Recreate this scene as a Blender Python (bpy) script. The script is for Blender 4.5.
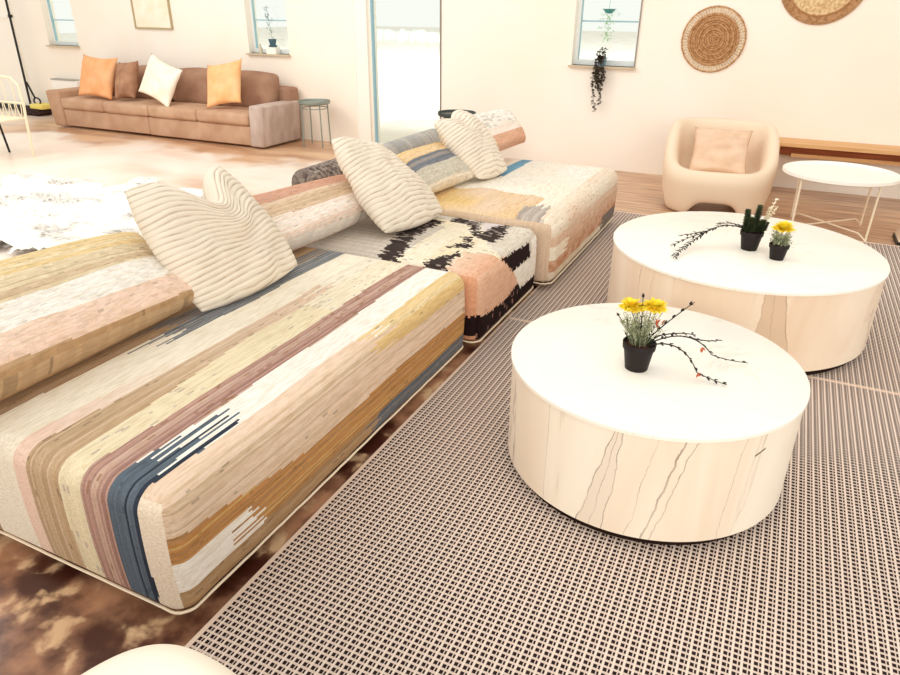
import bpy, bmesh, math, random
import numpy as np
from mathutils import Vector, Matrix
for o in list(bpy.data.objects): bpy.data.objects.remove(o)
sc = bpy.context.scene
C = sc.collection
PI = math.pi
rnd = random.Random(7)

# ------------------------------------------------------------------ camera
F_PX, YAW, PITCH, ROLL = 678.536, 0.438453, 0.451595, -0.01025
CAM = Vector((0, 0, 1.5))
cy, sy, cp, sp = math.cos(YAW), math.sin(YAW), math.cos(PITCH), math.sin(PITCH)
fw = Vector((-sy*cp, cy*cp, -sp)); rt = Vector((cy, sy, 0)); dn = fw.cross(rt)
cr, sr = math.cos(ROLL), math.sin(ROLL)
rt2 = cr*rt + sr*dn; dn2 = -sr*rt + cr*dn
cam_d = bpy.data.cameras.new('camera'); cam = bpy.data.objects.new('camera', cam_d); C.objects.link(cam)
cam_d.sensor_width = 36; cam_d.lens = F_PX/900*36; cam_d.clip_end = 200
M = Matrix((rt2, -dn2, -fw)).transposed().to_4x4(); M.translation = CAM
cam.matrix_world = M
sc.camera = cam

# ------------------------------------------------------------------ world, light, exposure
wd = bpy.data.worlds.new('world'); sc.world = wd; wd.use_nodes = True
bg = wd.node_tree.nodes['Background']; bg.inputs[0].default_value = (1.0, 0.97, 0.905, 1); bg.inputs[1].default_value = 0.95
def area(name, loc, target, size, power, col):
    d = bpy.data.lights.new(name, 'AREA'); d.shape = 'RECTANGLE'; d.size, d.size_y = size; d.energy = power; d.color = col
    o = bpy.data.objects.new(name, d); C.objects.link(o); o.location = loc
    o.rotation_euler = (Vector(target)-Vector(loc)).to_track_quat('-Z', 'Y').to_euler(); return o
area('ceiling_light_left', (-7.5, 2.5, 4.6), (-1.0, 3.0, 0.3), (2.6, 2.6), 125, (1.0, 0.97, 0.93))  # soft light from an unseen window inferred on the left
area('ceiling_light_wall', (-3.0, 2.6, 3.8), (-3.5, 7.2, 0.9), (7.0, 1.2), 32, (1.0, 0.97, 0.93))  # added fill to brighten the back wall, no such lamp in the room
area('window_light_front', (2.5, -4.5, 3.0), (-1.0, 3.5, 0.2), (5.0, 2.5), 215, (1.0, 0.96, 0.90))  # added fill behind the camera to lift side faces and walls
area('courtyard_light', (-4, 13, 9), (-6, 30, 0), (16, 6), 5000, (1.0, 1.0, 1.0))  # added fill that whitens the ground seen outdoors
vs = sc.view_settings; vs.view_transform = 'Standard'; vs.look = 'None'; vs.gamma = 1; vs.use_curve_mapping = False
vs.exposure = 0.12

# ------------------------------------------------------------------ helpers
def lin(h):
    if isinstance(h, str):
        h = h.lstrip('#'); h = [int(h[i:i+2], 16)/255 for i in (0, 2, 4)]
    return tuple(c/12.92 if c <= .04045 else ((c+.055)/1.055)**2.4 for c in h)
def mat(name, col, rough=.7, spec=.3, metal=0, noise=None, bump=None, attr=False, sheen=0, trans=0):
    """noise = (scale, colour2, stretch xyz, low, high); bump = (scale, strength, stretch)"""
    m = bpy.data.materials.new(name); m.use_nodes = True; nt = m.node_tree; N = nt.nodes; L = nt.links
    b = N['Principled BSDF']; b.inputs['Roughness'].default_value = rough; b.inputs['Metallic'].default_value = metal
    b.inputs['Specular IOR Level'].default_value = spec
    if sheen: b.inputs['Sheen Weight'].default_value = sheen
    if trans: b.inputs['Transmission Weight'].default_value = trans
    c = (*lin(col), 1); b.inputs['Base Color'].default_value = c
    tc = N.new('ShaderNodeTexCoord')
    def nz(scale, st, det=4):
        mp = N.new('ShaderNodeMapping'); mp.inputs['Scale'].default_value = st; L.new(tc.outputs['Object'], mp.inputs[0])
        n = N.new('ShaderNodeTexNoise'); n.inputs['Scale'].default_value = scale; n.inputs['Detail'].default_value = det
        L.new(mp.outputs[0], n.inputs[0]); return n
    src = None
    if attr:
        a = N.new('ShaderNodeAttribute'); a.attribute_name = 'weave'; src = a.outputs['Color']; L.new(src, b.inputs['Base Color'])
    if noise:
        sc_, c2, st, lo, hi = noise
        n = nz(sc_, st); r = N.new('ShaderNodeMapRange'); r.inputs[1].default_value = lo; r.inputs[2].default_value = hi
        L.new(n.outputs[0], r.inputs[0])
        mx = N.new('ShaderNodeMix'); mx.data_type = 'RGBA'; L.new(r.outputs[0], mx.inputs[0])
        mx.inputs[6].default_value = c; mx.inputs[7].default_value = (*lin(c2), 1)
        if src: mx.blend_type = 'MULTIPLY'; L.new(src, mx.inputs[6])
        L.new(mx.outputs[2], b.inputs['Base Color'])
    if bump:
        n = nz(bump[0], bump[2], 3); bp = N.new('ShaderNodeBump'); bp.inputs['Strength'].default_value = bump[1]; bp.inputs['Distance'].default_value = .01
        L.new(n.outputs[0], bp.inputs['Height']); L.new(bp.outputs[0], b.inputs['Normal'])
    return m

def mesh_obj(name, verts, faces, m=None, parent=None, cols=None, smooth=True, loc=None):
    me = bpy.data.meshes.new(name); me.from_pydata([tuple(v) for v in verts], [], faces)
    if cols is not None:
        at = me.color_attributes.new('weave', 'FLOAT_COLOR', 'CORNER')
        arr = np.ones((len(me.loops), 4), np.float32)
        k = 0
        nl = np.array([len(f) for f in faces]); arr[:, :3] = np.repeat(np.array(cols, np.float32), nl, axis=0)
        at.data.foreach_set('color', arr.ravel())
    o = bpy.data.objects.new(name, me); C.objects.link(o)
    if m: me.materials.append(m)
    if smooth: me.polygons.foreach_set('use_smooth', [True]*len(me.polygons))
    if parent is not None:
        o.parent = parent
    me.update(); return o
def thing(name, label, cat, loc=(0, 0, 0), rz=0, group=None):
    o = bpy.data.objects.new(name, None); C.objects.link(o); o.location = loc; o.rotation_euler = (0, 0, rz)
    o.empty_display_size = .1
    return tag(o, label, cat, group)
def tag(o, label, cat, group=None):
    o['label'] = label; o['category'] = cat
    if group: o['group'] = group
    return o
def structure(o): o['kind'] = 'structure'; return o

class MB:
    def __init__(s): s.v = []; s.f = []
    def add(s, vs_, fs_):
        n = len(s.v); s.v += [Vector(v) for v in vs_]; s.f += [tuple(i+n for i in f) for f in fs_]; return s
    def box(s, x0, x1, y0, y1, z0, z1):
        return s.add([(x, y, z) for x in (x0, x1) for y in (y0, y1) for z in (z0, z1)],
                     [(0, 1, 3, 2), (4, 6, 7, 5), (0, 4, 5, 1), (2, 3, 7, 6), (0, 2, 6, 4), (1, 5, 7, 3)])
    def rbox(s, x0, x1, y0, y1, z0, z1, r=.02, seg=3, puff=0, taper=None):
        bm = bmesh.new(); bmesh.ops.create_cube(bm, size=1)
        for v in bm.verts: v.co = Vector((x0 if v.co.x < 0 else x1, y0 if v.co.y < 0 else y1, z0 if v.co.z < 0 else z1))
        bmesh.ops.bevel(bm, geom=list(bm.edges), offset=r, segments=seg, profile=.5, affect='EDGES')
        if puff:
            bmesh.ops.subdivide_edges(bm, edges=[e for e in bm.edges if e.calc_length() > min(x1-x0, y1-y0, z1-z0)*.4], cuts=6, use_grid_fill=True)
            cx, cyy, cz = (x0+x1)/2, (y0+y1)/2, (z0+z1)/2; hx, hy, hz = (x1-x0)/2, (y1-y0)/2, (z1-z0)/2
            for v in bm.verts:
                u, w, q = (v.co.x-cx)/hx, (v.co.y-cyy)/hy, (v.co.z-cz)/hz
                f = lambda a: max(0, 1-a*a)
                v.co += Vector((u*f(w)*f(q), w*f(u)*f(q), q*f(u)*f(w)))*puff
        if taper:
            for v in bm.verts: v.co = Vector(taper(v.co))
        bm.verts.index_update()
        s.add([v.co.copy() for v in bm.verts], [[v.index for v in f.verts] for f in bm.faces]); bm.free(); return s
    def lathe(s, prof, n=48, cx=0, cy=0, cz=0):
        vs_ = []; fs_ = []
        for r, z in prof:
            for k in range(n):
                a = 2*PI*k/n; vs_.append((cx+r*math.cos(a), cy+r*math.sin(a), cz+z))
        for i in range(len(prof)-1):
            for k in range(n):
                k2 = (k+1) % n; fs_.append((i*n+k, i*n+k2, (i+1)*n+k2, (i+1)*n+k))
        return s.add(vs_, fs_)
    def tube(s, pts, r, n=8, r1=None, closed=False):
        pts = [Vector(p) for p in pts]; m = len(pts); vs_ = []; fs_ = []
        ref = None
        for i, p in enumerate(pts):
            if closed: t = (pts[(i+1) % m]-pts[i-1])
            else: t = pts[min(i+1, m-1)]-pts[max(i-1, 0)]
            t.normalize()
            if ref is None: ref = t.orthogonal().normalized()
            ref = (ref - t*ref.dot(t)).normalized(); b = t.cross(ref)
            rr = r if r1 is None else r+(r1-r)*i/(m-1)
            for k in range(n):
                a = 2*PI*k/n; vs_.append(p+ref*(rr*math.cos(a))+b*(rr*math.sin(a)))
        for i in range(m if closed else m-1):
            j = (i+1) % m
            for k in range(n):
                k2 = (k+1) % n; fs_.append((i*n+k, i*n+k2, j*n+k2, j*n+k))
        if not closed: fs_ += [tuple(range(n))[::-1], tuple((m-1)*n+k for k in range(n))]
        return s.add(vs_, fs_)
    def leaf(s, p, d, l, w, up=Vector((0, 0, 1)), cup=.25):
        p = Vector(p); d = Vector(d).normalized(); side = d.cross(up)
        if side.length < 1e-3: side = Vector((1, 0, 0))
        side.normalize(); nn = side.cross(d)
        vs_ = [p, p+d*l*.35+side*w*.5+nn*w*cup, p+d*l*.35-side*w*.5+nn*w*cup, p+d*l*.4, p+d*l*.75+side*w*.35+nn*w*cup*.5, p+d*l*.75-side*w*.35+nn*w*cup*.5, p+d*l]
        return s.add(vs_, [(0, 1, 3), (0, 3, 2), (1, 4, 6, 3), (3, 6, 5, 2)])
    def obj(s, name, m, parent=None, smooth=True):
        o = mesh_obj(name, s.v, s.f, m, parent, smooth=smooth)
        bm = bmesh.new(); bm.from_mesh(o.data); bmesh.ops.recalc_face_normals(bm, faces=bm.faces); bm.to_mesh(o.data); bm.free()
        if smooth:
            try: o.data.set_sharp_from_angle(angle=math.radians(40))
            except Exception: pass
        return o
def dup(root, loc=None, rz=None, label=None, group=None):
    r = root.copy(); C.objects.link(r)
    if loc is not None: r.location = loc
    if rz is not None: r.rotation_euler = (0, 0, rz)
    if label: r['label'] = label
    if group: r['group'] = group
    def rec(src, dst):
        for ch in list(src.children):
            c = ch.copy(); C.objects.link(c); c.parent = dst; rec(ch, c)
    rec(root, r); return r
def hsh(*a):
    x = math.sin(sum(v*k for v, k in zip(a, (127.1, 311.7, 74.7, 191.3))))*43758.5453
    return x-math.floor(x)
def smooth_noise(x, seed=0):
    i = math.floor(x); f = x-i; f = f*f*(3-2*f)
    return hsh(i, seed)*(1-f)+hsh(i+1, seed)*f
def noise2(x, y, seed=0):
    i, j = math.floor(x), math.floor(y); f, g = x-i, y-j; f = f*f*(3-2*f); g = g*g*(3-2*g)
    return (hsh(i, j, seed)*(1-f)+hsh(i+1, j, seed)*f)*(1-g)+(hsh(i, j+1, seed)*(1-f)+hsh(i+1, j+1, seed)*f)*g
def mixc(a, b, t): t = max(0, min(1, t)); return tuple(p*(1-t)+q*t for p, q in zip(a, b))
def inpoly(x, y, P):
    c = False; j = len(P)-1
    for i in range(len(P)):
        if (P[i][1] > y) != (P[j][1] > y) and x < (P[j][0]-P[i][0])*(y-P[i][1])/(P[j][1]-P[i][1])+P[i][0]: c = not c
        j = i
    return c

# ------------------------------------------------------------------ materials
WALL = mat('wall_paint', '#fcf6ec', .9, .1, noise=(.7, '#fbefdf', (1, 1, 1), .35, .65))
WHITE = mat('white_paint', '#fbf6ec', .5, .3)
FRAME = mat('window_frame_paint', '#eef2f0', .5, .3)
DARKLINE = mat('grey_edge_metal', '#8d857c', .5, .3)
SILL = mat('sill_wood', '#cdbb9f', .6, .3)
BLACK = mat('black_metal', '#1d1a19', .45, .4)
POT = mat('black_plastic_pot', '#1b1210', .55, .3)
SOIL = mat('soil', '#2b1c15', .95, .1, noise=(90, '#5a3f30', (1, 1, 1), .4, .6))
LAM = mat('cream_rod_metal', '#f3e3c8', .4, .4)

# floor
def floor_mat():
    m = bpy.data.materials.new('worn_brown_floor'); m.use_nodes = True; nt = m.node_tree; N = nt.nodes; L = nt.links
    b = N['Principled BSDF']; tc = N.new('ShaderNodeTexCoord')
    def noise(scale, st=(1, 1, 1), det=6, dist=0):
        mp = N.new('ShaderNodeMapping'); mp.inputs['Scale'].default_value = st; L.new(tc.outputs['Object'], mp.inputs[0])
        n = N.new('ShaderNodeTexNoise'); n.inputs['Scale'].default_value = scale; n.inputs['Detail'].default_value = det; n.inputs['Distortion'].default_value = dist
        L.new(mp.outputs[0], n.inputs[0]); return n.outputs[0]
    def rng(s, lo, hi):
        r = N.new('ShaderNodeMapRange'); r.interpolation_type = 'SMOOTHSTEP'; r.inputs[1].default_value = lo; r.inputs[2].default_value = hi; L.new(s, r.inputs[0]); return r.outputs[0]
    def mix(f, a, c):
        x = N.new('ShaderNodeMix'); x.data_type = 'RGBA'; L.new(f, x.inputs[0])
        for k, q in ((6, a), (7, c)):
            if isinstance(q, str): x.inputs[k].default_value = (*lin(q), 1)
            else: L.new(q, x.inputs[k])
        return x.outputs[2]
    def math_(op, a, c=None):
        x = N.new('ShaderNodeMath'); x.operation = op
        for k, q in ((0, a), (1, c)):
            if q is None: continue
            if isinstance(q, (int, float)): x.inputs[k].default_value = q
            else: L.new(q, x.inputs[k])
        return x.outputs[0]
    sx = N.new('ShaderNodeSeparateXYZ'); L.new(tc.outputs['Object'], sx.inputs[0]); X, Y = sx.outputs[0], sx.outputs[1]
    dark = mix(rng(noise(4.5, det=12), .40, .62), '#4a2318', '#c4906e')
    dark = mix(rng(noise(9, det=10, dist=.3), .54, .66), dark, '#e3bd93')
    tan = mix(rng(noise(1.2, (.6, 1.6, 1), det=8), .35, .65), '#cfa587', '#efd6c0')
    wood = mix(rng(noise(3.0, (.8, 9, 1), det=8), .35, .65), '#a97f62', '#d8b08c')
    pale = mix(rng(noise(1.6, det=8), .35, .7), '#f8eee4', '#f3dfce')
    # pale mottled colour towards the left of the room, brown elsewhere
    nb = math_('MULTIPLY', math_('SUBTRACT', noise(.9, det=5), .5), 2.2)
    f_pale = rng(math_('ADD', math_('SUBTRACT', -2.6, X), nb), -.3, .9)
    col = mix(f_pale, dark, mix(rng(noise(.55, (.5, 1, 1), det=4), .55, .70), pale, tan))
    f_sofa_refl = rng(math_('ADD', Y, nb), 5.6, 6.0)  # brown band before the long sofa: its reflection and shadow painted into the floor
    col = mix(math_('MULTIPLY', f_sofa_refl, rng(math_('MULTIPLY', X, 1), -10.5, -9)), col, mix(rng(noise(2.2, (.5, 1.6, 1), det=8), .35, .65), '#b98a68', '#e0b892'))
    f_right = math_('MULTIPLY', rng(X, -2.6, -2.1), rng(Y, 4.0, 4.6))
    col = mix(f_right, col, wood)
    L.new(col, b.inputs['Base Color'])
    b.inputs['Roughness'].default_value = .32; b.inputs['Specular IOR Level'].default_value = .6
    bp = N.new('ShaderNodeBump'); bp.inputs['Strength'].default_value = .15; bp.inputs['Distance'].default_value = .01
    L.new(noise(14, det=6), bp.inputs['Height']); L.new(bp.outputs[0], b.inputs['Normal'])
    return m
FLOOR = floor_mat()

# ------------------------------------------------------------------ setting
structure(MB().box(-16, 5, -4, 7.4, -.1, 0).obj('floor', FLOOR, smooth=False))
WY = 7.16
wb = MB()
openings = [(-9.80, -9.18, .97, 2.05), (-6.14, -5.53, .98, 2.05), (-4.42, -3.50, 0, 2.2), (-2.04, -1.41, 1.0, 2.05)]
xs = -16
for (a, b_, z0, z1) in openings:
    wb.box(xs, a, WY, WY+.2, 0, 3.0)
    if z0 > 0: wb.box(a, b_, WY, WY+.2, 0, z0)
    wb.box(a, b_, WY, WY+.2, z1, 3.0)
    xs = b_
wb.box(xs, 5, WY, WY+.2, 0, 3.0)
structure(wb.obj('wall_back', WALL, smooth=False))
GLASS = mat('clear_glass', '#ffffff', .02, .3, trans=1)
def glass_mat():
    m = bpy.data.materials.new('window_glass'); m.use_nodes = True; N = m.node_tree.nodes; L = m.node_tree.links
    N.remove(N['Principled BSDF']); t = N.new('ShaderNodeBsdfTransparent'); g = N.new('ShaderNodeBsdfGlossy'); g.inputs['Roughness'].default_value = .02
    t.inputs[0].default_value = (.97, 1, .99, 1)
    x = N.new('ShaderNodeMixShader'); x.inputs[0].default_value = .06; L.new(t.outputs[0], x.inputs[1]); L.new(g.outputs[0], x.inputs[2]); L.new(x.outputs[0], N['Material Output'].inputs[0]); return m
GLASS = glass_mat()
MUN = mat('teal_muntin', '#9fc3cc', .5, .3)
def window(n, a, b_, z0, z1, mz, dark_right=False):
    f = MB(); y = WY+.09
    f.box(a, a+.035, y, y+.05, z0+.05, z1-.04).box(b_-.03, b_, y, y+.05, z0+.05, z1-.04).box(a, b_, y, y+.05, z0, z0+.05).box(a, b_, y, y+.05, z1-.04, z1)
    fr = structure(f.obj('window_%d' % n, FRAME, smooth=False))
    MB().box(a+.03, b_-.03, y+.02, y+.026, z0+.04, z1-.03).obj('pane', GLASS, fr, smooth=False)
    mu = MB()
    for z in mz: mu.box(a+.035, b_-.03, y+.012, y+.034, z-.007, z+.007)
    mu.box(a+.035, a+.043, y+.0, y+.034, z0+.05, z1)
    mu.obj('muntin', MUN, fr, smooth=False)
    MB().box(a-.02, b_+.015, WY-.045, WY+.09, z0-.018, z0).obj('window_sill', SILL, fr, smooth=False)
    if dark_right: MB().box(b_-.004, b_+.006, WY-.012, WY+.0, z0, z1).obj('edge_trim', DARKLINE, fr, smooth=False)
    return fr
window(1, *openings[0], [1.3, 1.65]); window(2, *openings[1], [1.35, 1.7]); window(3, *openings[3], [1.40, 1.75], True)
# glazed door
a, b_ = openings[2][:2]
f = MB().box(a, a+.04, WY+.02, WY+.09, .03, 2.12).box(b_-.02, b_, WY+.02, WY+.09, .03, 2.12).box(a, b_, WY+.02, WY+.09, 2.12, 2.2).box(a, b_, WY+.02, WY+.09, 0, .03)
d1 = structure(f.obj('door_1', WHITE, smooth=False))
MB().box(a+.04, b_-.02, WY+.05, WY+.058, .03, 2.12).obj('pane', GLASS, d1, smooth=False)
MB().box(a+.04, a+.062, WY+.01, WY+.05, .02, 2.12).obj('door_gasket', mat('teal_gasket', '#8fb6c4', .5), d1, smooth=False)
MB().box(b_-.012, b_+.004, WY-.008, WY+.02, 0, 2.2).obj('edge_trim', DARKLINE, d1, smooth=False)
structure(MB().box(a-.16, a-.0, WY-.02, WY, 0, 2.28).box(a-.175, a-.16, WY-.028, WY, 0, 2.28).obj('trim_1', WHITE, smooth=False))
structure(MB().box(-13, -10.55, WY-.05, WY, .02, .09).obj('trim_2', BLACK, smooth=False))
structure(MB().box(-11.6, -10.46, WY-.03, WY, 1.32, 1.36).box(-10.52, -10.46, WY-.03, WY, .1, 2.6).obj('trim_3', WHITE, smooth=False))
# outdoors
PAVE = mat('pale_paving', '#efeae0', .9, .1, noise=(1.5, '#e4ddd0', (1, 1, 1), .4, .6))
structure(MB().box(-40, 20, 7.4, 60, -.2, -.05).obj('ground', PAVE, smooth=False))
hedge = MB()
for k in range(22):
    bm = bmesh.new(); bmesh.ops.create_icosphere(bm, subdivisions=2, radius=1)
    cx = -21.2+k*.28+rnd.uniform(-.15, .15); sc_ = rnd.uniform(.28, .45)
    for v in bm.verts: v.co = Vector((cx+v.co.x*sc_, 33+v.co.y*sc_, .12+v.co.z*sc_*.95+rnd.uniform(-.06, .06)))
    bm.verts.index_update(); hedge.add([v.co.copy() for v in bm.verts], [[v.index for v in f.verts] for f in bm.faces]); bm.free()
tag(hedge.obj('hedge', mat('pale_hedge_leaves', '#d8ecd9', .9, .1, noise=(3, '#e9f4e6', (1, 1, 1), .4, .6))), 'pale green clipped hedge far outside the glazed door', 'hedge')  # leaves paled, outdoor overexposure painted into their colour

# ------------------------------------------------------------------ area rugs
def rug_mat():
    m = bpy.data.materials.new('basket_weave_rug'); m.use_nodes = True; nt = m.node_tree; N = nt.nodes; L = nt.links
    b = N['Principled BSDF']; b.inputs['Roughness'].default_value = .85; b.inputs['Specular IOR Level'].default_value = .15
    tc = N.new('ShaderNodeTexCoord'); sx = N.new('ShaderNodeSeparateXYZ'); L.new(tc.outputs['Object'], sx.inputs[0])
    def mth(op, a, c=None, d=None):
        x = N.new('ShaderNodeMath'); x.operation = op
        for k, q in enumerate((a, c, d)):
            if q is None: continue
            if isinstance(q, (int, float)): x.inputs[k].default_value = q
            else: L.new(q, x.inputs[k])
        return x.outputs[0]
    fx = mth('FRACT', mth('MULTIPLY', sx.outputs[0], 1/.0245)); fy = mth('FRACT', mth('MULTIPLY', sx.outputs[1], 1/.0185))
    def band(s, c, h): return mth('LESS_THAN', mth('ABSOLUTE', mth('SUBTRACT', s, c)), h)
    d = mth('MULTIPLY', band(fy, .5, .31), mth('ADD', band(fx, .37, .20), band(fx, .79, .105)))
    zone = band(fx, .52, .40)
    n = N.new('ShaderNodeTexNoise'); n.inputs['Scale'].default_value = 160; L.new(tc.outputs['Object'], n.inputs[0])
    def mix(f, a, c):
        x = N.new('ShaderNodeMix'); x.data_type = 'RGBA'; L.new(f, x.inputs[0])
        for k, q in ((6, a), (7, c)):
            if isinstance(q, str): x.inputs[k].default_value = (*lin(q), 1)
            else: L.new(q, x.inputs[k])
        return x.outputs[2]
    pale = mix(zone, '#efe0d3', '#d3bcae')
    pale = mix(n.outputs[0], pale, '#ddcabb')
    L.new(mix(d, pale, '#2a1b1b'), b.inputs['Base Color'])
    bp = N.new('ShaderNodeBump'); bp.inputs['Strength'].default_value = .4; bp.inputs['Distance'].default_value = .003
    L.new(mth('SUBTRACT', 1, d), bp.inputs['Height']); L.new(bp.outputs[0], b.inputs['Normal'])
    return m
RUG = rug_mat(); BIND = mat('rug_binding', '#ecd3bf', .8, .1, bump=(300, .3, (1, 1, 1)))
r1 = MB().box(-1.128, 2.0, -1.2, 3.145, 0.001, .008).obj('area_rug', RUG, smooth=False)
tag(r1, 'beige and black basket weave rug under the front coffee table', 'rug', 'basket weave rugs')
MB().box(-1.135, -1.122, -1.2, 3.147, 0.001, .010).box(-1.13, 2.0, 3.135, 3.150, .001, .0105).obj('binding', BIND, r1, smooth=False)
r2 = MB().box(-1.128, 2.0, 3.152, 5.55, 0.001, .008).obj('area_rug', RUG, smooth=False)
tag(r2, 'beige and black basket weave rug under the rear coffee table', 'rug', 'basket weave rugs')
MB().box(-1.135, -1.122, 3.152, 5.55, 0.001, .010).box(-1.13, 2.0, 5.54, 5.556, .001, .0105).obj('binding', BIND, r2, smooth=False)

# ------------------------------------------------------------------ patchwork modular sofa
WEAVE = mat('woven_cotton', '#ffffff', .9, .1, attr=True, noise=(150, '#efe9df', (1, .10, 1), .42, .66), bump=(260, .55, (1, .3, 1)))
def hexl(h): return lin(h)
K = {k: lin(v) for k, v in dict(cream='#fbf2e0', white='#fbf6ee', peach='#f8dac8', tan='#d6bb9b', yel='#f5e7c6', mauve='#cda697', dmauve='#a87f78',
     blue='#6d7b8a', dblue='#3f4757', pink='#f3d9c2', gold='#eecb88', orange='#dd9c5c', brown='#bf9a72', dark='#2c1c1d', grey='#b3a59c', lgrey='#ddd4c8',
     lav='#e6dcdd', salmon='#e9ad8a', sage='#cfc9b6', rust='#c98a62', sky='#7fb3d1', dkbrown='#8f6a4c').items()}
def speck(c, s, t, seed, amt=.1, fleck=.0, fcol=None):
    row = math.floor(s/.0075); cell = math.floor(t/.022+hsh(row, seed)*7)
    run = noise2(row*1.7, t*3.5+hsh(row, 5)*9, seed)
    a = 1-.8*amt*(hsh(row, seed)*.5+run*.8+hsh(row, cell, seed)*.25)
    if fleck and hsh(row, cell, seed+5) < fleck*.55*(.1+1.8*noise2(s*9, t*4, seed+9)**1.5): return mixc(fcol or tuple(x*.4 for x in c), c, .3)
    return tuple(x*a for x in c)
def module_mesh(name, x0, x1, y0, y1, z0, z1, r, ds, dt, pat, parent, puff=.012):
    nx = max(2, round((x1-x0)/ds)); ny = max(2, round((y1-y0)/dt)); nz = max(2, round((z1-z0)/ds))
    idx = {}; V = []; Fc = []; cols = []
    def vid(i, j, k):
        key = (i, j, k)
        if key in idx: return idx[key]
        p = Vector((x0+(x1-x0)*i/nx, y0+(y1-y0)*j/ny, z0+(z1-z0)*k/nz))
        q = Vector((min(max(p.x, x0+r), x1-r), min(max(p.y, y0+r), y1-r), min(max(p.z, z0+r*.4), z1-r)))
        d = p-q
        if d.length > 1e-9:
            rr = r if d.z >= 0 else r*.4
            e = Vector((d.x/r, d.y/r, d.z/(r if d.z >= 0 else r*.4)))
            m_ = max(abs(e.x), abs(e.y), abs(e.z)); e = e.normalized()*m_ if m_ > 0 else e
            p = q+Vector((e.x*r, e.y*r, e.z*rr))
        u = 2*(p.x-x0)/(x1-x0)-1; w = 2*(p.y-y0)/(y1-y0)-1; h = (p.z-z0)/(z1-z0)
        fu, fv = max(0, 1-u**4), max(0, 1-w**4)
        if h > .5: p.z += puff*fu*fv*(h-.5)*2 + .006*(noise2(p.x*5, p.y*4, 3)-.5)
        b = 4*h*(1-h)*.009
        p.x += b*(1 if u > .98 else -1 if u < -.98 else 0) + .004*(noise2(p.y*6, p.z*5, 8)-.5)*(1 if u > .9 else 0)
        p.y += b*(1 if w > .98 else -1 if w < -.98 else 0)
        idx[key] = len(V); V.append(p); return idx[key]
    def face(a, s, t, kind): Fc.append(tuple(vid(*q) for q in a)); cols.append(pat(s, t, kind))
    X = lambda i: x0+(x1-x0)*i/nx; Y = lambda j: y0+(y1-y0)*j/ny; Z = lambda k: z0+(z1-z0)*k/nz
    for i in range(nx):
        for j in range(ny):
            face(((i, j, nz), (i+1, j, nz), (i+1, j+1, nz), (i, j+1, nz)), X(i+.5), Y(j+.5), 'top')
            Fc.append(tuple(vid(*q) for q in ((i, j, 0), (i, j+1, 0), (i+1, j+1, 0), (i+1, j, 0)))); cols.append(K['dkbrown'])
        for k in range(nz):
            d = z1-Z(k+.5)
            face(((i, 0, k), (i+1, 0, k), (i+1, 0, k+1), (i, 0, k+1)), X(i+.5), y0-d, 'end')
            face(((i, ny, k), (i, ny, k+1), (i+1, ny, k+1), (i+1, ny, k)), X(i+.5), y1+d, 'far')
    for j in range(ny):
        for k in range(nz):
            d = z1-Z(k+.5)
            face(((nx, j, k), (nx, j+1, k), (nx, j+1, k+1), (nx, j, k+1)), x1+d, Y(j+.5), 'front')
            face(((0, j, k), (0, j, k+1), (0, j+1, k+1), (0, j+1, k)), x0-d, Y(j+.5), 'back')
    return mesh_obj(name, V, Fc, WEAVE, parent, cols)
X1 = -1.165
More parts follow.
